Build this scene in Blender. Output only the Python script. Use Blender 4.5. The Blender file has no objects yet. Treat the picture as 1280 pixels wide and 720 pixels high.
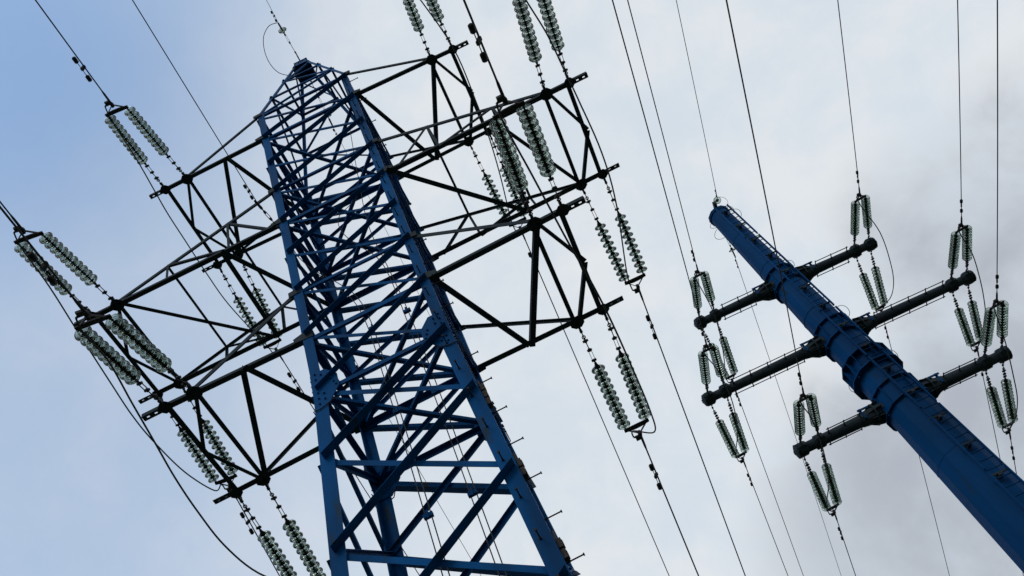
import bpy, bmesh, math, random
from mathutils import Vector, Matrix
random.seed(7)
R = math.radians
SC = bpy.context.scene
COL = SC.collection
U = 0.79                      # metres per survey unit
def M(p):                     # survey point -> metres, ground at z = 0
    return Vector((p[0]*U, p[1]*U, (p[2]+10.0)*U))

# ------------------------------------------------------------------ camera
cam_d = bpy.data.cameras.new('camera'); cam = bpy.data.objects.new('camera', cam_d); COL.objects.link(cam)
rot = Matrix(((0.8946790973, 0.4455284952, -0.0324603255),
              (0.3514287827, -0.7468467174, -0.5645509644),
              (-0.2757664292, 0.4936844545, -0.8247596837)))
cam.matrix_world = Matrix.Translation(M((2.1562801, -11.2813014, -7.9711924))) @ rot.to_4x4()
cam_d.sensor_width = 36; cam_d.lens = 1192.27469/1280*36
cam_d.clip_start = .05; cam_d.clip_end = 5000
SC.camera = cam
CAM = cam.matrix_world.translation.copy()

# ------------------------------------------------------------------ sky
SUN_EL, SUN_AZ = R(38), R(200)       # azimuth clockwise from +y
w = bpy.data.worlds.new('World'); SC.world = w; w.use_nodes = True
nt = w.node_tree; nt.nodes.clear(); N = nt.nodes.new; L = nt.links.new
def node(t, **k):
    n = N(t)
    for a, b in k.items(): setattr(n, a, b)
    return n
out = node('ShaderNodeOutputWorld')
sky = node('ShaderNodeTexSky', sky_type='NISHITA', sun_disc=False, sun_elevation=SUN_EL, sun_rotation=SUN_AZ)
tc = node('ShaderNodeTexCoord')
def vmath(op, a, b=None):
    n = node('ShaderNodeVectorMath', operation=op); L(a, n.inputs[0])
    if b is not None:
        if isinstance(b, tuple): n.inputs[1].default_value = b
        else: L(b, n.inputs[1])
    return n
def fmath(op, a, b, clamp=False):
    n = node('ShaderNodeMath', operation=op, use_clamp=clamp)
    for i, x in enumerate((a, b)):
        if x is None: continue
        if isinstance(x, (int, float)): n.inputs[i].default_value = x
        else: L(x, n.inputs[i])
    return n.outputs[0]
def maprange(v, a, b, c=0., d=1.):
    n = node('ShaderNodeMapRange', interpolation_type='SMOOTHSTEP'); L(v, n.inputs[0])
    for i, x in enumerate((a, b, c, d)): n.inputs[i+1].default_value = x
    return n.outputs[0]
def noise(vec, scale, detail, rough=.55, dist=0.):
    n = node('ShaderNodeTexNoise'); L(vec, n.inputs['Vector']); n.inputs['Scale'].default_value = scale
    n.inputs['Detail'].default_value = detail; n.inputs['Roughness'].default_value = rough; n.inputs['Distortion'].default_value = dist
    return n.outputs['Fac']
def mixc(f, a, b):
    n = node('ShaderNodeMix', data_type='RGBA'); 
    if isinstance(f, (int, float)): n.inputs[0].default_value = f
    else: L(f, n.inputs[0])
    for i, x in ((6, a), (7, b)):
        if isinstance(x, tuple): n.inputs[i].default_value = (*x, 1)
        else: L(x, n.inputs[i])
    return n.outputs[2]
D = tc.outputs['Generated']
def dirmask(d, a, b):            # soft patch of sky about a direction
    n = vmath('DOT_PRODUCT', D, tuple(Vector(d).normalized())); return maprange(n.outputs['Value'], a, b)
n1 = noise(D, 3.1, 5, .5, .2); n2 = noise(D, 7.5, 7, .55, .25); n3 = noise(D, 1.6, 3, .5, 0.)

# thin high cloud: bluish to the left, white ahead, grey banks to the right
blue = fmath('ADD', fmath('MULTIPLY', dirmask((-.60, .30, .74), .72, 1.0), .6), fmath('MULTIPLY', dirmask((-.20, .0, .98), .90, 1.0), .42))
blue = fmath('ADD', blue, fmath('MULTIPLY', fmath('SUBTRACT', n3, .5), .25))
thin = maprange(blue, .0, 1.0, .97, .10)
n4 = noise(D, 17., 8, .6, .4)
bank = fmath('ADD', fmath('MULTIPLY', dirmask((.50, .62, .60), .970, 1.0), 1.2), fmath('MULTIPLY', dirmask((.29, .83, .48), .968, .998), 1.25))
bank = fmath('ADD', bank, fmath('ADD', fmath('MULTIPLY', fmath('SUBTRACT', n1, .5), 2.4), fmath('MULTIPLY', fmath('SUBTRACT', n2, .5), 1.9)))
bank = fmath('ADD', bank, fmath('MULTIPLY', fmath('SUBTRACT', n4, .5), .55))
bank = fmath('MULTIPLY', maprange(bank, .20, 1.45), dirmask((.55, .70, .46), .86, .96))
mott = fmath('ADD', fmath('MULTIPLY', n2, .65), fmath('MULTIPLY', n4, .35))
white = mixc(maprange(mott, .38, .66), (.675, .745, .815), (.785, .815, .84))
cloud = mixc(bank, white, (.44, .475, .53))
cl10 = vmath('SCALE', cloud); cl10.inputs['Scale'].default_value = 10.
skyb = vmath('MULTIPLY', sky.outputs[0], (2.35, 2.78, 2.85))
col = mixc(thin, skyb.outputs[0], cl10.outputs[0])
# added dimming of the sky towards the horizon, cuts fill light on steel
hz = node('ShaderNodeSeparateXYZ'); L(D, hz.inputs[0])
low = maprange(hz.outputs[2], -.05, .55, .28, 1.)
fin = vmath('SCALE', col); L(low, fin.inputs['Scale'])
bg = node('ShaderNodeBackground'); L(fin.outputs[0], bg.inputs[0]); bg.inputs[1].default_value = .1
L(bg.outputs[0], out.inputs[0])

sd = bpy.data.lights.new('sun', 'SUN'); sd.energy = .5; sd.angle = R(16); sd.color = (1, .95, .88)
so = bpy.data.objects.new('sun', sd); COL.objects.link(so)
sv = Vector((math.sin(SUN_AZ)*math.cos(SUN_EL), math.cos(SUN_AZ)*math.cos(SUN_EL), math.sin(SUN_EL)))
so.rotation_euler = sv.to_track_quat('Z', 'Y').to_euler()
SC.view_settings.view_transform = 'Standard'; SC.view_settings.look = 'None'
SC.view_settings.exposure = 0.0; SC.view_settings.gamma = 1.0
SC.cycles.max_bounces = 12; SC.cycles.transmission_bounces = 12; SC.cycles.transparent_max_bounces = 16
SC.cycles.glossy_bounces = 4; SC.cycles.diffuse_bounces = 3

# ------------------------------------------------------------------ materials
def material(name, base, rough=.5, metal=0., var=.12, scale=6., spots=None, bump=.0, streak=False):
    m = bpy.data.materials.new(name); m.use_nodes = True; t = m.node_tree; b = t.nodes['Principled BSDF']
    co = t.nodes.new('ShaderNodeTexCoord'); no = t.nodes.new('ShaderNodeTexNoise'); ge = t.nodes.new('ShaderNodeNewGeometry')
    mp = t.nodes.new('ShaderNodeMapping'); t.links.new(ge.outputs['Position'], mp.inputs[0])
    if streak: mp.inputs['Scale'].default_value = (1, 1, .18)
    t.links.new(mp.outputs[0], no.inputs['Vector']); no.inputs['Scale'].default_value = scale; no.inputs['Detail'].default_value = 7
    r = t.nodes.new('ShaderNodeValToRGB'); t.links.new(no.outputs['Fac'], r.inputs[0])
    lo = tuple(c*(1-var) for c in base); hi = tuple(min(1, c*(1+var)) for c in base)
    r.color_ramp.elements[0].position = .3; r.color_ramp.elements[0].color = (*lo, 1)
    r.color_ramp.elements[1].position = .7; r.color_ramp.elements[1].color = (*hi, 1)
    last = r.outputs[0]
    if spots:
        n2_ = t.nodes.new('ShaderNodeTexNoise'); n2_.inputs['Scale'].default_value = scale*2.7; n2_.inputs['Detail'].default_value = 9
        t.links.new(mp.outputs[0], n2_.inputs['Vector'])
        r2 = t.nodes.new('ShaderNodeValToRGB'); t.links.new(n2_.outputs['Fac'], r2.inputs[0])
        r2.color_ramp.elements[0].position = spots[1]; r2.color_ramp.elements[1].position = min(1, spots[1]+.06)
        mx = t.nodes.new('ShaderNodeMix'); mx.data_type = 'RGBA'; t.links.new(r2.outputs[0], mx.inputs[0])
        t.links.new(last, mx.inputs[6]); mx.inputs[7].default_value = (*spots[0], 1); last = mx.outputs[2]
    t.links.new(last, b.inputs['Base Color'])
    rr = t.nodes.new('ShaderNodeMapRange'); t.links.new(no.outputs['Fac'], rr.inputs[0])
    rr.inputs[3].default_value = max(.05, rough-.1); rr.inputs[4].default_value = min(1, rough+.12)
    t.links.new(rr.outputs[0], b.inputs['Roughness']); b.inputs['Metallic'].default_value = metal
    b.inputs['Specular IOR Level'].default_value = .05
    if bump:
        bp = t.nodes.new('ShaderNodeBump'); bp.inputs['Strength'].default_value = bump; bp.inputs['Distance'].default_value = .02
        t.links.new(no.outputs['Fac'], bp.inputs['Height']); t.links.new(bp.outputs[0], b.inputs['Normal'])
    return m
BLUE = material('blue_paint', (.0008, .063, .205), .6, 0, .38, 2.4, ((.020, .045, .085), .63), .2, True)
BLUE2 = material('blue_pole_paint', (.0006, .046, .155), .6, 0, .38, 1.3, ((.010, .040, .09), .64), .2, True)
GREY = material('dark_grey_paint', (.030, .044, .056), .6, .0, .25, 5.0, ((.05, .04, .035), .7), .1)
STEEL = material('weathered_steel', (.05, .05, .055), .55, .3, .25, 20.)
BOLT = material('bolt_steel', (.03, .03, .032), .6, .2, .2, 20.)
WIREM = material('aged_aluminium', (.06, .06, .062), .7, .1, .15, 8.)
BOXM = material('weathered_grey_plastic', (.07, .062, .06), .7, 0, .3, 9.)
GROUND = material('grass_and_earth', (.05, .06, .03), .9, 0, .4, .35, ((.10, .08, .055), .6), .5)
def glass(name, clear, edge):
    m = bpy.data.materials.new(name); m.use_nodes = True; t = m.node_tree; t.nodes.remove(t.nodes['Principled BSDF'])
    lw = t.nodes.new('ShaderNodeLayerWeight'); lw.inputs[0].default_value = .5
    no = t.nodes.new('ShaderNodeTexNoise'); no.inputs['Scale'].default_value = 9
    ge = t.nodes.new('ShaderNodeNewGeometry'); t.links.new(ge.outputs['Position'], no.inputs['Vector'])
    ad = t.nodes.new('ShaderNodeMath'); ad.operation = 'MULTIPLY_ADD'; t.links.new(no.outputs['Fac'], ad.inputs[0]); ad.inputs[1].default_value = .25
    oi = t.nodes.new('ShaderNodeObjectInfo'); a2 = t.nodes.new('ShaderNodeMath'); a2.operation = 'MULTIPLY_ADD'; t.links.new(oi.outputs['Random'], a2.inputs[0]); a2.inputs[1].default_value = .16
    t.links.new(lw.outputs['Facing'], a2.inputs[2]); t.links.new(a2.outputs[0], ad.inputs[2])
    r = t.nodes.new('ShaderNodeValToRGB'); t.links.new(ad.outputs[0], r.inputs[0])
    r.color_ramp.elements[0].position = .25; r.color_ramp.elements[0].color = (*clear, 1)
    r.color_ramp.elements[1].position = .95; r.color_ramp.elements[1].color = (*edge, 1)
    tr = t.nodes.new('ShaderNodeBsdfTransparent'); t.links.new(r.outputs[0], tr.inputs[0])
    gl = t.nodes.new('ShaderNodeBsdfGlossy'); gl.inputs['Roughness'].default_value = .12; gl.inputs[0].default_value = (.9, .95, .93, 1)
    fr = t.nodes.new('ShaderNodeFresnel'); fr.inputs[0].default_value = 1.5
    mx = t.nodes.new('ShaderNodeMixShader'); t.links.new(fr.outputs[0], mx.inputs[0])
    t.links.new(tr.outputs[0], mx.inputs[1]); t.links.new(gl.outputs[0], mx.inputs[2]); t.links.new(mx.outputs[0], t.nodes['Material Output'].inputs[0])
    return m
GLASS = glass('insulator_glass', (.83, .885, .85), (.045, .08, .065))

# ------------------------------------------------------------------ mesh helpers
class MB:
    def __init__(s): s.v = []; s.f = []; s.sm = []
    def add(s, vs, fs, smooth=False):
        o = len(s.v); s.v += [Vector(v) for v in vs]; s.f += [[i+o for i in f] for f in fs]; s.sm += [smooth]*len(fs)
    def hexa(s, p):                                  # 8 corners: bottom ring, top ring
        s.add(p, [(3,2,1,0), (4,5,6,7), (0,1,5,4), (1,2,6,5), (2,3,7,6), (3,0,4,7)])
    def plate(s, p, q, a, wa, b, wb, a0=0., b0=0.):  # bar from p to q with a rectangular section
        s.hexa([p+a*a0+b*b0, p+a*(a0+wa)+b*b0, p+a*(a0+wa)+b*(b0+wb), p+a*a0+b*(b0+wb),
                q+a*a0+b*b0, q+a*(a0+wa)+b*b0, q+a*(a0+wa)+b*(b0+wb), q+a*a0+b*(b0+wb)])
    def box(s, c, sx, sy, sz, ax=None):
        X, Y, Z = ax or (Vector((1,0,0)), Vector((0,1,0)), Vector((0,0,1))); c = Vector(c)
        s.plate(c-Z*sz/2, c+Z*sz/2, X, sx, Y, sy, -sx/2, -sy/2)
    def angle(s, p, q, w, t, a, b, w2=None):         # rolled angle: flanges along a and b
        d = (q-p).normalized(); a = (a-d*a.dot(d)).normalized(); b = (b-d*b.dot(d)); b = (b-a*b.dot(a)).normalized()
        s.plate(p, q, a, w, b, t); s.plate(p, q, a, t, b, (w2 or w)-t, 0., t)
    def tube(s, pts, r, n=8, smooth=True, cap=True):
        pts = [Vector(p) for p in pts]; rs = r if isinstance(r, (list, tuple)) else [r]*len(pts)
        vs = []; prev = None
        for i, p in enumerate(pts):
            d = (pts[min(i+1, len(pts)-1)]-pts[max(i-1, 0)]).normalized()
            if prev is None:
                u = d.orthogonal().normalized()
            else:
                u = (prev-d*prev.dot(d)).normalized()
            prev = u; v = d.cross(u)
            vs += [p+(u*math.cos(2*math.pi*k/n)+v*math.sin(2*math.pi*k/n))*rs[i] for k in range(n)]
        fs = [(i*n+k, i*n+(k+1) % n, (i+1)*n+(k+1) % n, (i+1)*n+k) for i in range(len(pts)-1) for k in range(n)]
        if cap: s.add(vs, [], smooth); o = len(s.v)-len(vs); s.f += [[o+k for k in reversed(range(n))], [o+len(vs)-n+k for k in range(n)]]; s.sm += [False, False]; s.f += [[i+o for i in f] for f in fs]; s.sm += [smooth]*len(fs)
        else: s.add(vs, fs, smooth)
    def bolt(s, p, d, r, h): d = d.normalized(); s.tube([p, p+d*h], r, 6, False)
    def prism(s, c, pts, nrm, th, X, Y):             # flat outline extruded by th
        n = len(pts); b = [c+X*x+Y*y-nrm*th/2 for x, y in pts]; t = [c+X*x+Y*y+nrm*th/2 for x, y in pts]
        s.add(b+t, [tuple(reversed(range(n))), tuple(range(n, 2*n))]+[(i, (i+1) % n, n+(i+1) % n, n+i) for i in range(n)])
    def lathe(s, prof, n, ax=0, x0=0., smooth=True, close=False):     # profile (x along axis, r)
        vs = []
        for x, r in prof:
            for k in range(n):
                a = 2*math.pi*k/n; vs.append(Vector((x+x0, r*math.cos(a), r*math.sin(a))))
        m = len(prof); rng = m if close else m-1
        fs = [(i*n+k, ((i+1) % m)*n+k, ((i+1) % m)*n+(k+1) % n, i*n+(k+1) % n) for i in range(rng) for k in range(n)]
        s.add(vs, fs, smooth)
    def build(s, name, mat, parent=None, origin=None):
        me = bpy.data.meshes.new(name)
        og = origin
        if og is None: og = ORG.get(parent.name, Vector((0,0,0))) if parent else Vector((0,0,0))
        me.from_pydata([v-og for v in s.v], [], s.f); me.materials.append(mat)
        for p, sm in zip(me.polygons, s.sm): p.use_smooth = sm
        bm = bmesh.new(); bm.from_mesh(me); bmesh.ops.recalc_face_normals(bm, faces=bm.faces); bm.to_mesh(me); bm.free()
        me.update(); o = bpy.data.objects.new(name, me); COL.objects.link(o)
        if parent: o.parent = parent; ORG[o.name] = ORG.get(parent.name, Vector((0,0,0)))
        else: o.location = og; ORG[o.name] = og
        return o
ORG = {}
def tag(o, label, cat, group=None):
    o['label'] = label; o['category'] = cat
    if group: o['group'] = group
    return o
def thing(name, label, cat, loc, group=None):
    o = bpy.data.objects.new(name, None); COL.objects.link(o); o.location = loc; o.empty_display_size = .3
    ORG[o.name] = Vector(loc); return tag(o, label, cat, group)
def local(name, label, cat, mat, group=None):        # thing whose parts are modelled in its own axes
    o = bpy.data.objects.new(name, None); COL.objects.link(o); o.matrix_world = mat; ORG[o.name] = Vector((0,0,0)); return tag(o, label, cat, group)
def kids(o): return [c for c in ALLKIDS.get(o.name, [])]
ALLKIDS = {}
def reg(par, ch): ALLKIDS.setdefault(par.name, []).append(ch); return ch
def copy_tree(o, parent=None):
    c = o.copy(); COL.objects.link(c)
    if parent: c.parent = parent; reg(parent, c)
    for k in kids(o): copy_tree(k, c)
    return c
X, Y, Z = Vector((1,0,0)), Vector((0,1,0)), Vector((0,0,1))

# ------------------------------------------------------------------ ground
g = MB(); g.add([(-1500,-1500,0), (1500,-1500,0), (1500,1500,0), (-1500,1500,0)], [(0,1,2,3)])
go = g.build('ground', GROUND); go['kind'] = 'structure'

# ================================================================== lattice tower
H = {1: 18.773, 2: 13.354, 3: 8.208}; UP = {1: 20.612, 2: 15.239, 3: 10.033}; HB = 6.435; HT = 27.96
LX = {1: 4.603, 2: 6.4, 3: 4.371}; LI = {1: .684, 2: .631, 3: .628}; WY = {1: 1.458, 2: 1.405, 3: 1.383}
def bx(z): return .085+1.2593+(1.4088-1.2593)*(z-HB)/(UP[1]-HB) if z > HB else .085+1.2593+.03695*(HB-z)
def by(z): return 1.2930+(1.5463-1.2930)*(z-HB)/(UP[1]-HB) if z > HB else 1.2930+.02865*(HB-z)
def corner(sx, sy, z, d=0.): return M((sx*(bx(z)+d), sy*(by(z)+d), z))
tower = thing('lattice_tower', 'tall blue lattice pylon with six dark crossarms, at the left of the scene', 'pylon', M((0,0,-10)))
TH = .010
for sx in (-1, 1):
    for sy in (-1, 1):
        m = MB()
        # corner point is the outer heel of the angle; flanges run back along the faces
        m.angle(corner(sx,sy,HB-.55), corner(sx,sy,UP[1]+.05), .165, .014, Vector((-sx,0,0)), Vector((0,-sy,0)))
        m.angle(corner(sx,sy,-10, .02), corner(sx,sy,HB+.15, .02), .205, .018, Vector((-sx,0,0)), Vector((0,-sy,0)))
        leg = m.build('leg', BLUE, tower)
        # splice gusset on each face with bolts
        for ax, ay, nrm, fx in ((Vector((-sx,0,0)), Z, Vector((0,sy,0)), 0), (Vector((0,-sy,0)), Z, Vector((sx,0,0)), 1)):
            gs = MB(); c = corner(sx, sy, HB, .02)+nrm*.010
            gs.prism(c, [(0,-.42), (.205,-.42), (.40,-.12), (.40,.16), (.23,.40), (0,.40)], nrm, .014, ax, ay)
            for i in range(5):
                for j in (-1, 1): gs.bolt(c+ax*(.07+.09*(i % 2))+ay*(j*(.10+.065*i)), nrm, .016, .035)
            for i in range(3): gs.bolt(c+ax*(.30+.03*i)+ay*(.1-.09*i), nrm, .016, .03)
            gs.build('splice_plate', BLUE, leg)
        st_ = MB(); cc_ = lambda a_, b_: corner(sx, sy, HB-.62, .02)+Vector((sx*a_, sy*b_, 0)); st_.tube([cc_(-.30,-.02)+Z*.16, cc_(-.235,.02)+Z*.05, cc_(-.1,.02), cc_(.02,.02), cc_(.02,-.1), cc_(.02,-.24)+Z*.05], .009, 6); st_.build('leg_strap', BOLT, leg)
        if sx > 0 and sy < 0:
            k = 0; z = HB-16.0
            while z < UP[1]-.2:
                wleg = .12 if z < HB else .08
                for nrm, along in ((Vector((0,-1,0)), Vector((-1,0,0))), (Vector((1,0,0)), Vector((0,1,0)))):
                    if nrm.x > 0 and z > UP[3] and k % 2: continue
                    zz = z+(.42 if nrm.x > 0 else 0)
                    if zz > UP[1]: continue
                    p = corner(sx, sy, zz, .02 if z < HB else 0)+along*wleg
                    b = MB(); hl = .15 if nrm.x < .5 else .20; b.tube([p-nrm*.01, p+nrm*hl], .0095, 6); b.tube([p+nrm*hl, p+nrm*(hl+.015)], .019, 6, False); b.tube([p+nrm*.004, p+nrm*.02], .018, 6, False)
                    b.build('step_bolt', BOLT, leg)
                z += .86; k += 1
# panel bracing: a full cross in every panel of every face
PZ = [20.39, 18.70, 16.82, 15.10, 13.33, 11.70, 10.03, 8.28, 6.42, 4.48, 2.34, .10]
LOWZ = [.10, -2.4, -5.6, -9.6]
faces = [(Vector((0,-1,0)), lambda z: (M((-bx(z),-by(z),z)), M((bx(z),-by(z),z)))),
         (Vector((0,1,0)), lambda z: (M((bx(z),by(z),z)), M((-bx(z),by(z),z)))),
         (Vector((1,0,0)), lambda z: (M((bx(z),-by(z),z)), M((bx(z),by(z),z)))),
         (Vector((-1,0,0)), lambda z: (M((-bx(z),by(z),z)), M((-bx(z),-by(z),z))))]
def brace(nrm, p, q, w, outer, name, t=.008):
    m = MB(); d = (q-p).normalized(); side = nrm.cross(d).normalized()
    if side.z > 0: side = -side                      # in-plane direction pointing down
    off = nrm*.012 if outer else -nrm*(.016+t)
    p = p+d*.03+off; q = q-d*.03+off
    if outer:   # in-plane flange on the leg, standing flange outward along the lower edge
        m.angle(p+side*w*.35, q+side*w*.35, w*.7, t, -side, nrm, w*(1.05 if abs(nrm.y) > .5 else .45))
    else:
        m.angle(p-side*w*.5, q-side*w*.5, w, t, side, -nrm, w*.8)
    for e in (p+d*.06, p+d*.13, q-d*.06, q-d*.13):
        m.bolt(e-nrm*.02, nrm, .013, .055)
    return m.build(name, BLUE, tower)
for nrm, ends in faces:
    for i in range(len(PZ)-1):
        z1, z0 = PZ[i], PZ[i+1]; A1, B1 = ends(z1); A0, B0 = ends(z0)
        w = .095 if z0 > HB-.5 else .13
        brace(nrm, A0, B1, w, True, 'diagonal_brace'); brace(nrm, A1, B0, .070 if z0 > HB-.5 else .085, False, 'diagonal_brace')
    for i in range(len(LOWZ)-1):
        A1, B1 = ends(LOWZ[i]); A0, B0 = ends(LOWZ[i+1])
        brace(nrm, A0, B1, .14, True, 'foot_brace'); brace(nrm, A1, B0, .09, False, 'foot_brace')
    for z, w in ((UP[1], .08), (H[1], .10), (UP[2], .08), (H[2], .10), (UP[3], .075), (H[3], .10), (HB, .085), (.10, .1), (-5.6, .1)):
        A, B = ends(z); m = MB(); off = -nrm*.012
        m.angle(A+off, B+off, w, .009, Vector((0,0,-1)), -nrm); m.build('horizontal_strut', BLUE, tower)
for z in (H[1], H[2], H[3], HB, UP[2]):               # plan bracing
    for a, b in (((-1,-1), (1,1)), ((-1,1), (1,-1))):
        m = MB(); p = corner(a[0], a[1], z-.06-.05*(a[1] < 0), -.06); q = corner(b[0], b[1], z-.06-.05*(a[1] < 0), -.06)
        d = (q-p).normalized(); m.angle(p, q, .07, .008, Z.cross(d), Z); m.build('plan_brace', BLUE, tower)
# peak
TB = .19
def pk(sx, sy, f): z = UP[1]+(HT-UP[1])*f; return M((sx*(bx(UP[1])*(1-f)+TB*f), sy*(by(UP[1])*(1-f)+TB*f), z))
peak = []
for sx in (-1, 1):
    for sy in (-1, 1):
        m = MB(); m.angle(pk(sx,sy,-.005), pk(sx,sy,.995), .075, .010, Vector((-sx,0,0)), Vector((0,-sy,0))); m.build('peak_rafter', BLUE, tower)
for fr in (.30, .62):
    for (a, b, nrm) in (((-1,-1), (1,-1), -Y), ((1,-1), (1,1), X), ((1,1), (-1,1), Y), ((-1,1), (-1,-1), -X)):
        m = MB(); p = pk(a[0],a[1],fr)+nrm*.012; q = pk(b[0],b[1],fr)+nrm*.012; d = (q-p).normalized()
        m.angle(p-d*.05, q+d*.05, .06, .008, Vector((0,0,-1)), -nrm); m.build('peak_ring', BLUE, tower)
for (a, b, nrm) in (((-1,-1), (1,-1), -Y), ((1,-1), (1,1), X), ((1,1), (-1,1), Y), ((-1,1), (-1,-1), -X)):
    for (f0, f1, sw) in ((0, .30, 0), (.30, .62, 1), (.62, .90, 0)):
        p, q = (pk(a[0],a[1],f0), pk(b[0],b[1],f1)) if not sw else (pk(b[0],b[1],f0), pk(a[0],a[1],f1))
        m = MB(); off = nrm*(.0 if sw else -.02); m.angle(p+off, q+off, .045, .006, nrm.cross((q-p).normalized()), -nrm); m.build('peak_brace', BLUE, tower)
m = MB()
for (a, b, nrm) in (((-1,-1), (1,-1), -Y), ((1,-1), (1,1), X), ((1,1), (-1,1), Y), ((-1,1), (-1,-1), -X)):
    p0, q0, p1, q1 = pk(a[0],a[1],.90), pk(b[0],b[1],.90), pk(a[0],a[1],1), pk(b[0],b[1],1); o1 = nrm*.014; o2 = nrm*.026
    m.hexa([p0+o1, q0+o1, q0+o2, p0+o2, p1+o1, q1+o1, q1+o2, p1+o2])
    for i in range(3): m.bolt(p0.lerp(q1, .2+.3*i)+o2, nrm, .016, .03)
m.build('peak_box', BLUE, tower)
m = MB(); m.box(M((0,0,HT+.02)), .42, .38, .03); m.box(M((0,0,HT+.05)), .46, .10, .05); m.build('peak_cap_plate', BLUE, tower)
# shield wire lug plates
for yy in (-.34, .34):
    m = MB(); m.box(M((0,yy,HT-.03)), .03, .30, .12); m.build('peak_lug', BLUE, tower)

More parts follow.
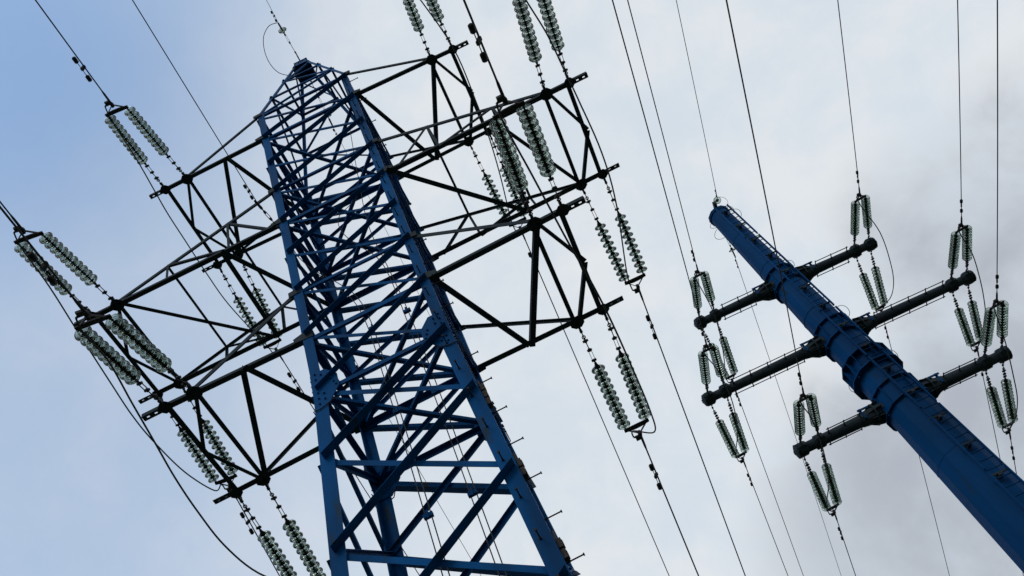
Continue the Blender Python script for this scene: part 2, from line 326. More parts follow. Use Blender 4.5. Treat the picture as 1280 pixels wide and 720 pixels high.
# crossarms
def octo(r, c=.42): k = r*c; return [(r,-k), (r,k), (k,r), (-k,r), (-r,k), (-r,-k), (-k,-r), (k,-r)]
ARMNODES = {}
for lv in (1, 2, 3):
    for s in (-1, 1):
        z = H[lv]; l = LX[lv]; li = l-LI[lv]; wy = WY[lv]
        arm = bpy.data.objects.new('crossarm', None); COL.objects.link(arm); arm.parent = tower; ORG[arm.name] = ORG[tower.name]
        P_ = lambda x, y, zz=None: M((s*x, y, z if zz is None else zz))
        bxx, byy = bx(z), by(z); ux, uy = bx(UP[lv]), by(UP[lv])
        ys = lambda x, sy: sy*(byy+(wy-byy)*(x-bxx)/(li-bxx)) if x < li else sy*wy
        cw = {1: .095, 2: .105, 3: .105}[lv]
        for sy in (-1, 1):
            m = MB(); m.angle(P_(bxx-.02, sy*byy), P_(l+.08, sy*wy), cw*(1 if sy > 0 else .9), .010, Vector((0,-sy,0)), Z, cw*(.9 if sy > 0 else .6))
            # outrigger end with bolt holes
            e0 = P_(l+.08, sy*wy); wv = cw*.95
            for k in range(5):
                xx0 = .066*k*s; a = e0+X*xx0+X*.0
                if k in (1, 3):
                    m.plate(a, a+X*.066*s, Vector((0,-sy,0)), wv*.36, Z, .010); m.plate(a, a+X*.066*s, Vector((0,-sy,0)), wv*.36, Z, .010, wv*.64)
                    m.plate(a, a+X*.018*s, Vector((0,-sy,0)), wv*.28, Z, .010, wv*.36)
                else: m.plate(a, a+X*.066*s, Vector((0,-sy,0)), wv, Z, .010)
            m.plate(e0, e0+X*.33*s, Vector((0,-sy,0)), .010, Z, wv*.7, 0, .010)
            m.build('lower_chord', GREY, arm)
            m = MB(); a = M((s*(ux-.02), sy*uy, UP[lv])); b = P_(li+.10, sy*wy, z+.10)
            uw = cw*(.80 if sy < 0 else .58); m.angle(a, b, uw, .009, Vector((0,0,-1)), Vector((0,-sy,0)), uw*.8); m.build('upper_chord', GREY, arm)
            for xx, rr in ((l, .108), (li, .125)):
                gp = MB()
                gp.prism(P_(xx, sy*wy)+Vector((0,-sy*.03,-.008)), octo(rr), Z, .012, X*s, Y)
                gp.box(P_(xx, sy*wy)+Vector((0,sy*.07,0)), .035, .16, .09)
                for k in range(6): gp.bolt(P_(xx, sy*wy)+Vector((.075*math.cos(k*1.05+.3), -sy*.03+.075*math.sin(k*1.05+.3), -.014)), -Z, .013, .02)
                gp.build('gusset_plate', GREY, arm)
            gp = MB()                                           # body gusset where chords meet the leg
            c = corner(s, sy, z)+Vector((0, sy*.022, 0))
            gp.prism(c, [(-.16,-.06), (.15,-.02), (.17,.085), (.02,.14), (-.16,.12)], Y, .012, X*s, Z); gp.build('gusset_plate', GREY, arm); gp = MB()
            c = corner(s, sy, UP[lv])+Vector((0, sy*.022, 0)); gp.prism(c, [(-.12,-.10), (.10,-.12), (.10,.02), (-.12,.05)], Y, .012, X*s, Z)
            gp.build('gusset_plate', GREY, arm)
        # tip: two rails joined by a K
        def member(p, q, w, a, b, name='lacing', mat=GREY, dz=0.):
            m = MB(); dv = Vector((0,0,dz)); m.angle(p+dv, q+dv, w, .008, a, b); m.build(name, mat, arm)
        member(P_(l,-wy), P_(l,wy), .085, X*-s, Z, 'tip_rail', dz=-.02); member(P_(li,-wy), P_(li,wy), .075, X*-s, Z, 'tip_rail', dz=-.02)
        mid = P_(l, 0)
        member(P_(li,-wy), mid, .065, X, Z, dz=-.03); member(mid, P_(li,wy), .065, X, Z, dz=-.03)
        # plan lacing: zig-zag, mirrored end for end between the two sides
        n_, f_ = (-1, 1) if s > 0 else (1, -1)          # the side the zig-zag starts from at the body
        if lv == 2: xm = 4.18 if s > 0 else 3.02
        else: xm = bxx+(li-bxx)*(.50 if lv == 1 or s > 0 else .56)
        if lv == 2:
            member(P_(bxx, n_*byy), P_(xm, ys(xm, f_)), .10, X, Z, dz=-.02)
            member(P_(xm, ys(xm, f_)), P_(xm+.03, ys(xm, n_)), .095, X, Z, dz=-.03)
            member(P_(xm+.05, ys(xm, n_)), P_(li, f_*wy), .075, X, Z, dz=-.02)
        else:
            member(P_(bxx, n_*byy), P_(xm, ys(xm, f_)), .10, X, Z, dz=-.02)
            member(P_(xm+.05, ys(xm, f_)), P_(li, n_*wy), .095, X, Z, dz=-.03)
        if lv == 2:                                              # vertical trussing of the long arm
            uz = lambda x: UP[2]+(z+.10-UP[2])*(x-ux)/(li-ux)
            uyy = lambda x, sy: sy*(uy+(wy-uy)*(x-ux)/(li-ux))
            q1, q2 = 2.80, 4.45; b0, b1 = 1.95, 3.05
            for sy in (-1, 1):
                for (x0, z0, x1, z1, wd) in ((q1, uz(q1), q1+.02, z, .055), (q2, uz(q2), q2+.02, z, .05), (b0-.2, z, q1, uz(q1), .05), (q1+.05, z, q2, uz(q2), .05)):
                    yy = lambda x, zz: uyy(x, sy) if zz > z+.01 else ys(x, sy)
                    member(P_(x0, yy(x0, z0), z0), P_(x1, yy(x1, z1), z1), wd, X, Vector((0,-sy,0)))
            for qx in (q1, q2): member(P_(qx, uyy(qx,-1), uz(qx)-.04), P_(qx, uyy(qx,1), uz(qx)-.04), .05, X, Z)
# splice closures strapped to the outer side of the right leg
for zc, n in ((4.15, 3), (2.30, 2), (.55, 2)):
    m = MB(); c = corner(1, -1, zc, .02)+Vector((.035, .11, 0))
    for k in range(n): m.box(c+Z*(k*.155-.1), .055, .10, .125); m.box(c+Z*(k*.155-.1)+X*.03, .012, .07, .07)
    m.tube([c+Vector((-.03, 0, -.16)), c+Vector((-.03, 0, .135*n))], .02, 6)
    m.build('cable_clamp_box', BOXM, tower)

# survey data (units of 0.79 m, origin on the lattice pylon axis)
WIRES = {  # conductor end: tower arm centre, yoke, azimuth of the span, slope
 ('A', 'L', 'N', '1'): ((-4.261, -1.458, 18.773), (-4.187, -4.426, 17.58), 0.0725, -0.4020),
 ('A', 'L', 'N', '2'): ((-6.084, -1.405, 13.354), (-5.97, -4.422, 12.294), 0.1525, -0.3510),
 ('A', 'L', 'N', '3'): ((-4.056, -1.383, 8.208), (-3.931, -4.359, 7.038), 0.1675, -0.3927),
 ('A', 'L', 'F', '1'): ((-4.261, 1.458, 18.773), (-4.49, 4.623, 18.358), -0.0050, -0.1309),
 ('A', 'L', 'F', '2'): ((-6.084, 1.405, 13.354), (-6.278, 4.575, 12.961), -0.1100, -0.1238),
 ('A', 'L', 'F', '3'): ((-4.056, 1.383, 8.208), (-4.264, 4.551, 7.808), -0.0600, -0.1260),
 ('A', 'R', 'N', '1'): ((4.261, -1.458, 18.773), (4.229, -4.479, 17.718), -0.0200, -0.3492),
 ('A', 'R', 'N', '2'): ((6.084, -1.405, 13.354), (6.053, -4.426, 12.3), -0.0200, -0.3492),
 ('A', 'R', 'N', '3'): ((4.056, -1.383, 8.208), (4.018, -4.423, 7.209), -0.0350, -0.3284),
 ('A', 'R', 'F', '1'): ((4.261, 1.458, 18.773), (4.262, 4.635, 18.394), -0.0200, -0.1195),
 ('A', 'R', 'F', '2'): ((6.084, 1.405, 13.354), (6.125, 4.546, 12.747), -0.0350, -0.1934),
 ('A', 'R', 'F', '3'): ((4.056, 1.383, 8.208), (4.022, 4.551, 7.763), -0.0200, -0.1402),
 ('B', 'L', 'N', '1'): ((9.53, 12.602, 19.472), (9.427, 9.789, 18.437), -0.0675, -0.3677),
 ('B', 'L', 'N', '2'): ((7.986, 12.537, 15.645), (7.929, 9.694, 14.69), -0.0550, -0.3361),
 ('B', 'L', 'N', '3'): ((9.395, 12.604, 11.902), (9.257, 9.738, 11.027), -0.0800, -0.3049),
 ('B', 'L', 'F', '1'): ((9.53, 13.102, 19.472), (9.665, 16.098, 19.391), 0.0250, -0.0271),
 ('B', 'L', 'F', '2'): ((7.986, 13.037, 15.645), (8.082, 16.033, 15.52), 0.0250, -0.0417),
 ('B', 'L', 'F', '3'): ((9.395, 13.104, 11.902), (9.534, 16.098, 11.789), 0.0325, -0.0378),
 ('B', 'R', 'N', '1'): ((16.175, 12.898, 19.472), (15.966, 10.05, 18.551), -0.1225, -0.3227),
 ('B', 'R', 'N', '2'): ((17.549, 12.963, 15.645), (17.294, 10.094, 14.805), -0.1325, -0.2919),
 ('B', 'R', 'N', '3'): ((15.972, 12.896, 11.902), (15.714, 10.007, 11.136), -0.1300, -0.2641),
 ('B', 'R', 'F', '1'): ((16.175, 13.398, 19.472), (16.389, 16.387, 19.336), 0.0400, -0.0453),
 ('B', 'R', 'F', '2'): ((17.549, 13.463, 15.645), (17.849, 16.445, 15.525), 0.0525, -0.0403),
 ('B', 'R', 'F', '3'): ((15.972, 13.396, 11.902), (16.172, 16.385, 11.733), 0.0200, -0.0565),
}
JUMP = {
 ('A', 'R', '1'): [(4.23, -4.48, 17.72), (4.66, -3.41, 17.09), (4.54, -2.19, 16.61), (4.38, -0.56, 16.34), (4.34, 0.56, 16.41), (4.23, 1.92, 16.77), (4.16, 3.98, 17.89), (4.26, 4.63, 18.39)],
 ('A', 'R', '2'): [(6.05, -4.43, 12.3), (5.96, -4.12, 12.09), (6.0, -3.42, 11.67), (5.98, -2.61, 11.29), (6.01, -2.09, 11.11), (6.07, -0.54, 10.82), (6.04, 0.55, 10.87), (6.04, 2.54, 11.47), (6.12, 4.55, 12.75)],
 ('A', 'R', '3'): [(4.02, -4.42, 7.21), (3.96, -4.3, 7.13), (3.84, -3.86, 6.85), (3.87, -3.42, 6.59), (3.91, -2.65, 6.24), (3.95, -1.94, 6.0), (4.04, -1.22, 5.85), (4.1, -0.36, 5.78), (4.16, 1.0, 5.92), (4.35, 3.71, 7.13), (4.45, 5.13, 7.76), (4.14, 4.97, 7.76), (4.02, 4.55, 7.76)],
 ('A', 'L', '1'): [(-4.19, -4.43, 17.58), (-4.26, -4.26, 17.47), (-4.28, -3.12, 16.86), (-4.3, -2.26, 16.53), (-4.32, -1.69, 16.38), (-4.31, -0.85, 16.26), (-4.36, 0.28, 16.29), (-4.45, 1.43, 16.53), (-4.49, 2.85, 17.14), (-4.53, 4.19, 18.01), (-4.49, 4.62, 18.36)],
 ('A', 'L', '2'): [(-5.97, -4.42, 12.29), (-6.02, -4.22, 12.16), (-6.01, -3.27, 11.62), (-6.02, -2.21, 11.2), (-6.08, -0.82, 10.93), (-6.2, 0.14, 10.93), (-6.28, 1.07, 11.08), (-6.52, 2.84, 11.78), (-6.7, 4.89, 12.96), (-6.42, 4.96, 12.96), (-6.28, 4.58, 12.96)],
 ('A', 'L', '3'): [(-3.93, -4.36, 7.04), (-3.92, -4.29, 7.0), (-3.94, -3.71, 6.63), (-3.99, -2.91, 6.24), (-4.0, -2.17, 5.97), (-4.07, -1.45, 5.79), (-4.12, -0.66, 5.71), (-4.2, 0.44, 5.76), (-4.27, 1.69, 6.08), (-4.26, 4.55, 7.81)],
 ('B', 'R', '1'): [(15.97, 10.05, 18.55), (16.09, 10.29, 18.39), (16.19, 11.43, 17.84), (16.2, 12.82, 17.61), (16.31, 14.01, 17.82), (16.51, 15.45, 18.57), (16.56, 16.49, 19.34), (16.39, 16.39, 19.34)],
 ('B', 'R', '2'): [(17.29, 10.09, 14.8), (17.33, 10.28, 14.68), (17.27, 10.89, 14.32), (17.21, 11.55, 14.05), (17.2, 12.48, 13.86), (17.25, 13.67, 13.93), (17.64, 15.46, 14.73), (17.93, 16.88, 15.53), (17.85, 16.45, 15.53)],
 ('B', 'R', '3'): [(15.71, 10.01, 11.14), (15.62, 10.34, 10.91), (15.48, 10.98, 10.56), (15.37, 12.14, 10.18), (15.44, 13.2, 10.13), (15.77, 15.12, 10.78), (16.25, 16.8, 11.73), (16.17, 16.39, 11.73)],
 ('B', 'L', '1'): [(9.43, 9.79, 18.44), (9.37, 10.0, 18.3), (9.32, 10.69, 17.94), (9.33, 11.16, 17.76), (9.29, 12.0, 17.59), (9.18, 13.48, 17.73), (9.42, 15.23, 18.64), (9.66, 16.1, 19.39)],
 ('B', 'L', '2'): [(7.93, 9.69, 14.69), (7.92, 9.86, 14.58), (7.91, 10.28, 14.33), (7.96, 10.84, 14.07), (7.95, 11.56, 13.85), (7.87, 12.74, 13.79), (7.89, 14.33, 14.28), (8.08, 16.03, 15.52)],
 ('B', 'L', '3'): [(9.26, 9.74, 11.03), (9.25, 9.79, 10.99), (9.19, 10.21, 10.73), (9.17, 10.67, 10.49), (9.12, 11.36, 10.23), (9.04, 12.44, 10.08), (9.07, 13.8, 10.31), (9.53, 16.1, 11.79)],
}

# ================================================================== tubular pole
PX, PY, TX = 12.768, 13.0, .0223
HB_ = {1: 19.496, 2: 15.681, 3: 11.926}; PTOP = 25.394; PL = {1: 3.637, 2: 5.097, 3: 3.603}; PD = .622; PHI = .0444
def pax(z): return M((PX+TX*(z-HB_[2]), PY, z))
def prad(z): return (.44+(PTOP-z)*.0232)*U
pole = thing('tubular_pole', 'thick blue many-sided steel pole with six tubular arms, leaning to the right of the scene', 'pylon', pax(-10))
AXD = (pax(20)-pax(0)).normalized()
NF = 12; CD = Vector((CAM.x-pax(14).x, CAM.y-pax(14).y, 0)).normalized()
A0 = math.atan2(CD.y, CD.x)+math.radians(30)-math.pi/NF      # a flat faces the ladder side
def ring(z, r, n=NF): 
    c = pax(z); return [c+Vector((math.cos(A0+2*math.pi*(k)/n), math.sin(A0+2*math.pi*(k)/n), 0))*r for k in range(n)]
def shell(m, zr, cap=True, n=NF):
    vs = []
    for z, r in zr: vs += ring(z, r, n)
    fs = [(i*n+k, i*n+(k+1) % n, (i+1)*n+(k+1) % n, (i+1)*n+k) for i in range(len(zr)-1) for k in range(n)]
    if cap: fs += [tuple(reversed(range(n))), tuple(range(len(zr)*n-n, len(zr)*n))]
    m.add(vs, fs)
m = MB(); shell(m, [(-10, prad(-10)), (13.30, prad(13.30))]); m.build('lower_shaft', BLUE2, pole)
m = MB(); shell(m, [(13.31, prad(13.3)-.01), (PTOP, prad(PTOP))]); m.build('upper_shaft', BLUE2, pole)
m = MB(); shell(m, [(PTOP-.16, prad(PTOP)+.035), (PTOP-.02, prad(PTOP)+.05), (PTOP+.03, prad(PTOP)+.02)]); m.build('top_cap', BLUE2, pole)
m = MB(); m.box(pax(PTOP)+Vector((0,0,.10)), .10, 1.0, .16); m.build('shield_wire_bracket', GREY, pole)
m = MB(); m.box(pax(PTOP)+Vector((-.30,.05,.08)), .06, .06, .2); m.build('lifting_lug', GREY, pole)
# seams of the slip joints
for z in (23.0, 20.5, 17.0, 9.0, 5.0, 1.0, -4):
    m = MB(); shell(m, [(z-.02, prad(z)+.006), (z+.02, prad(z)+.006)]); m.build('weld_seam', BLUE2, pole)
# bolted flange joint with ribs
def flange(zc, hh, dr, name, nr=24):
    m = MB()
    for dz in (-hh, hh): shell(m, [(zc+dz-.025, prad(zc+dz)+dr), (zc+dz+.025, prad(zc+dz)+dr)])
    for k in range(nr):
        a = A0+2*math.pi*k/nr; d = Vector((math.cos(a), math.sin(a), 0)); t = Vector((-d.y, d.x, 0)); r0 = prad(zc)*.95
        m.plate(pax(zc-hh), pax(zc+hh), d, prad(zc)+dr*.85-r0, t, .012, r0, -.006)
        if k % 2 == 0: m.bolt(pax(zc-hh)+d*(prad(zc)+dr*.6)-Z*.02, -Z, .02, .06)
    m.build(name, BLUE2, pole)
flange(13.62, .36, .175, 'flange_joint', 16)
for lv in (1, 2, 3): flange(HB_[lv], .42, .085, 'arm_collar', 12)
# inspection steps, lifting loops
def hoop(zc, ang, r, name='guide_hoop'):
    d = Vector((math.cos(ang), math.sin(ang), 0)); c = pax(zc)+d*(prad(zc)); t = Vector((-d.y, d.x, 0)); m = MB()
    m.tube([c+d*(r*1.0*math.sin(x))+Z*(-r*1.25*math.cos(x)) + t*.02*math.sin(2*x) for x in [math.pi*i/14 for i in range(15)]], .008, 6)
    m.build(name, STEEL, pole)
ca = math.atan2(CD.y, CD.x)
for zc, off, r in ((24.6, 88, .24), (24.4, -88, .24), (25.0, 80, .16), (25.05, -80, .14), (20.0, 84, .16), (16.35, 84, .22), (13.6, 95, .20), (13.7, -95, .20)):
    hoop(zc, ca+R(off), r)
# ladder
LN = Vector((math.cos(ca+R(30)), math.sin(ca+R(30)), 0)); LT = Vector((-LN.y, LN.x, 0))
def lp(z, side, out): return pax(z)+LN*(prad(z)+out)+LT*side*.21
lad = bpy.data.objects.new('ladder', None); COL.objects.link(lad); lad.parent = pole; ORG[lad.name] = ORG[pole.name]
zz = 25.0; seg = 2.9
while zz > -8:
    z2 = zz-seg
    for sd in (-1, 1):
        m = MB(); m.plate(lp(zz-.06, sd, .15), lp(z2+.06, sd, .15), LN, .06, LT, .035, 0, -.0175); m.build('ladder_rail', BLUE2, lad)
    zz = z2
z = 24.9
while z > -8:
    m = MB(); m.tube([lp(z, -1, .165), lp(z, 1, .165)], .014, 6); m.build('ladder_rung', BLUE2, lad); z -= .36
z = 24.6; k = 0
while z > -2:
    m = MB(); m.box(pax(z)+LN*(prad(z)+.07), .12, .10, .05, (LT, LN, Z)); m.box(pax(z)+LN*(prad(z)+.13), .46, .03, .05, (LT, LN, Z)); m.box(pax(z)+LN*(prad(z)+.09)-Z*.05, .09, .14, .07, (LT, LN, Z))
    m.build('ladder_bracket', GREY if k % 1 == 0 else BLUE2, lad); z -= 1.32; k += 1
# arms
DX = Vector((math.cos(PHI), math.sin(PHI), 0)); DY = Vector((-math.sin(PHI), math.cos(PHI), 0))
def apt(lv, s, l, dz=0): return pax(HB_[lv])+DX*(s*l*U)+Z*(-l*.0074*U+dz)
for lv in (1, 2, 3):
    for s in (-1, 1):
        arm = bpy.data.objects.new('crossarm', None); COL.objects.link(arm); arm.parent = pole; ORG[arm.name] = ORG[pole.name]
        rp = prad(HB_[lv])/U; l = PL[lv]; d = DX*s
        r0, r1 = (.165, .118) if lv < 3 else (.175, .128)
        m = MB(); m.tube([apt(lv, s, rp*.6), apt(lv, s, l+.16)], [r0, r1], 12); m.build('arm_tube', GREY, arm)
        m = MB(); m.tube([apt(lv, s, rp*.5), apt(lv, s, rp+.20), apt(lv, s, rp+.75)], [.25, .23, r0*.99], 12, False); m.build('root_cone', GREY, arm)
        for k in range(8):
            m = MB(); a = k*math.pi/4+.2; e = DY*math.cos(a)+Z*math.sin(a)
            p0, p1, p2 = apt(lv, s, rp+.02), apt(lv, s, rp+.30), apt(lv, s, rp+.65)
            tn = d.cross(e)*.006
            pts = [p0+e*.10, p0+e*.32, p1+e*.28, p2+e*.14, p2+e*.08]
            m.add([q-tn for q in pts]+[q+tn for q in pts], [(4,3,2,1,0), (5,6,7,8,9)]+[(i, (i+1) % 5, 5+(i+1) % 5, 5+i) for i in range(5)])
            m.build('root_rib', GREY, arm)
        m = MB(); m.tube([apt(lv, s, rp+.24), apt(lv, s, rp+.29)], .29, 12, False); m.build('root_flange', GREY, arm)
        m = MB(); m.box(apt(lv, s, rp+.62)+DY*-.16+Z*.05, .05, .05, .34, (d, DY, Z)); m.box(apt(lv, s, rp+.45)+DY*-.2+Z*.16, .42, .03, .05, (d, DY, Z)); m.build('root_step', BLUE2, arm)
        for xx in (l, l-PD):                                  # attachment collars
            m = MB(); c = apt(lv, s, xx)
            def oc(x, r): return [apt(lv, s, xx+x)+DY*(r*1.12*math.cos(math.pi/8+k*math.pi/4))+Z*(r*.85*math.sin(math.pi/8+k*math.pi/4)) for k in range(8)]
            vs = []; pr = ((-.20, .13), (-.12, .20), (.12, .20), (.20, .13))
            for x, r in pr: vs += oc(x, r)
            fs = [(i*8+k, i*8+(k+1) % 8, (i+1)*8+(k+1) % 8, (i+1)*8+k) for i in range(3) for k in range(8)]+[tuple(reversed(range(8))), tuple(range(24, 32))]
            m.add(vs, fs); m.box(c, .03, .52, .11, (d, DY, Z))
            for k in range(8): m.bolt(c+DY*(.19*math.cos(k*.785))+Z*(.15*math.sin(k*.785))+d*.10, d, .014, .03)
            m.build('attachment_collar', GREY, arm)
        m = MB(); m.tube([apt(lv, s, l+.16), apt(lv, s, l+.20), apt(lv, s, l+.24)], [r1*1.5, r1*1.5, r1*.9], 10, False); m.tube([apt(lv, s, l+.27)+Z*(.05*math.sin(a))+DY*(.05*math.cos(a)) for a in [i*math.pi/5 for i in range(11)]], .008, 5)
        m.build('arm_end_cap', GREY, arm)
        x0, x1 = rp+.75, l-PD-.35; ns = max(2, round((x1-x0)/.62))
        for sy in (-1, 1):
            m = MB(); off = DY*(sy*(.115+.17)); m.tube([apt(lv, s, x0)+off, apt(lv, s, x1+.06)+off], .015, 6)
            for k in range(ns+1):
                xx = x0+(x1-x0)*k/ns; m.tube([apt(lv, s, xx)+DY*(sy*.10), apt(lv, s, xx)+off*1.12], .016, 6, False)
                m.box(apt(lv, s, xx)+DY*(sy*.145), .05, .04, .05, (d, DY, Z))
            m.build('side_rail', GREY, arm)

# ================================================================== insulator strings
def glass_profile():
    return [(.000,.034), (.006,.060), (.016,.092), (.032,.118), (.046,.1275), (.054,.1255), (.050,.118), (.040,.110),
            (.052,.104), (.052,.099), (.034,.093), (.030,.083), (.058,.078), (.058,.072), (.030,.066), (.028,.056),
            (.056,.051), (.056,.046), (.028,.038), (.026,.020), (.000,.016)]
def cap_profile(): return [(-.062,.001), (-.062,.022), (-.050,.036), (-.030,.044), (-.004,.052), (.008,.056), (.010,.030), (.010,.001)]
def pin_profile(p): return [(.010,.001), (.010,.016), (p-.062,.012), (p-.060,.001)]
def make_string(n, pitch, Lt, seg, first):
    o = local('insulator_string', 'x', 'insulator', Matrix.Identity(4))
    # x = 0 at the tower, +x towards the conductor
    x0 = Lt-.10-n*pitch+.065
    m = MB(); m.tube([(-.05,0,0), (.10,0,0)], .011, 6); m.tube([(.02+.035*math.cos(a)+.02, .028*math.sin(a), 0) for a in [i*math.pi/6 for i in range(13)]], .010, 6)
    m.lathe([(.10,.001), (.10,.030), (.13,.034), (.16,.018), (.16,.001)], 8); m.box((.12,0,0), .035, .10, .03)
    reg(o, m.build('shackle', STEEL, o))
    a0, a1 = .16, x0-.16
    mid_ = a0+(a1-a0)*.42
    m = MB(); m.tube([(a0,0,0), (mid_,0,0)], .010, 6); m.lathe([(mid_-.03,.001), (mid_-.03,.026), (mid_+.02,.030), (mid_+.03,.001)], 8); m.box((mid_,0,0), .03, .09, .03)
    for sy in (-1, 1): m.plate(Vector((mid_,sy*.026,0)), Vector((a1,sy*.026,0)), Y, .008, Z, .022, -.004, -.011)
    m.box((a1,0,0), .035, .09, .03); m.lathe([(a1-.02,.001), (a1-.02,.022), (a1+.02,.026), (a1+.05,.012), (a1+.06,.024), (a1+.09,.026), (a1+.10,.001)], 8)
    reg(o, m.build('turnbuckle', STEEL, o))
    gme = None
    for k in range(n):
        xx = x0+k*pitch
        if k == 0:
            m = MB(); m.lathe(glass_profile(), seg, close=True); gl = m.build('glass_disc', GLASS, o)
            m = MB(); m.lathe(cap_profile(), 12); cp = m.build('metal_cap', BOLT, gl)
            m = MB(); m.lathe(pin_profile(pitch), 8); pn = m.build('pin', BOLT, gl)
            gl.location = (xx,0,0); reg(o, gl); reg(gl, cp); reg(gl, pn); g0 = gl
        else:
            gl = g0.copy(); COL.objects.link(gl); gl.parent = o; gl.location = (xx,0,0); reg(o, gl)
            for ch in (cp, pn): c = ch.copy(); COL.objects.link(c); c.parent = gl; reg(gl, c)
    xe = x0+(n-1)*pitch+pitch-.062
    m = MB(); m.tube([(xe-.01,0,0), (Lt,0,0)], .016, 8); m.box((Lt-.02,0,0), .05, .035, .05); reg(o, m.build('socket_clevis', STEEL, o))
    return o
def make_yoke(w):
    o = local('yoke_assembly', 'x', 'line fitting', Matrix.Identity(4))
    m = MB(); h = w/2; pts = [(-.035,-h-.035), (.035,-h-.035), (.060,-.06), (.060,.06), (.035,h+.035), (-.035,h+.035)]
    m.prism(Vector((0,0,0)), pts, Z, .022, X, Y); 
    for y in (-h, -h*.4, h*.4, h): m.bolt(Vector((0,y,.011)), Z, .013, .02)
    reg(o, m.build('yoke_bar', STEEL, o))
    for sy in (-1, 1):
        m = MB(); m.plate(Vector((.0,sy*h,.0)), Vector((.17,sy*.02,0)), Y, .014, Z, .04, -.006, -.02); reg(o, m.build('link_strap', STEEL, o))
    m = MB(); m.lathe([(.15,.001), (.15,.035), (.21,.042), (.25,.030), (.27,.024), (.50,.022), (.60,.014), (.60,.001)], 10); m.box((.18,0,0), .06, .05, .10)
    cl = m.build('dead_end_clamp', STEEL, o); reg(o, cl)
    m = MB(); m.box((.28,-.05,-.02), .10, .10, .04); m.tube([(.28,-.05,-.02), (.24,-.13,-.04)], .018, 8); reg(cl, m.build('jumper_lug', STEEL, cl))
    return o
def frame(p, q, side=X):
    d = (q-p).normalized(); y = (side-d*side.dot(d)).normalized(); z = d.cross(y)
    m_ = Matrix((d, y, z)).transposed().to_4x4(); m_.translation = p; return m_

PSET = {}
def proto(kind, *a):
    if (kind, a) not in PSET: PSET[(kind, a)] = [make_string(*a) if kind == 's' else make_yoke(*a), False]
    e = PSET[(kind, a)]
    if not e[1]: e[1] = True; return e[0]
    return copy_tree(e[0])
def wire_pts(Q, az, s0, sgn, t0, t1, cc=.0006, n=60):
    out_ = []
    for i in range(n+1):
        t = t0+(t1-t0)*(i/n)**2
        out_.append(M((Q[0]+math.sin(az)*t, Q[1]+sgn*math.cos(az)*t, Q[2]+s0*t+cc*t*t)))
    return out_
def damper(pts, dist, par, big=1., name='vibration_damper', side=-1):
    acc = 0
    for a, b in zip(pts, pts[1:]):
        L_ = (b-a).length
        if acc+L_ > dist:
            p = a.lerp(b, (dist-acc)/L_); d = (b-a).normalized(); break
        acc += L_
    m = MB(); dn = (-Z*.8+X*.6*side).normalized(); dn = (dn-d*dn.dot(d)).normalized(); o_ = p+dn*.062*big
    m.box(p+dn*.03*big, .05*big, .035*big, .09*big, (d, d.cross(dn), dn))
    m.tube([o_-d*.20*big, o_+d*.20*big], .006*big, 5)
    for sg in (-1, 1): m.tube([o_+d*sg*.13*big, o_+d*sg*.15*big, o_+d*sg*.24*big, o_+d*sg*.255*big], [.012*big, .034*big, .034*big, .016*big], 8)
    return m.build(name, BOLT, par)

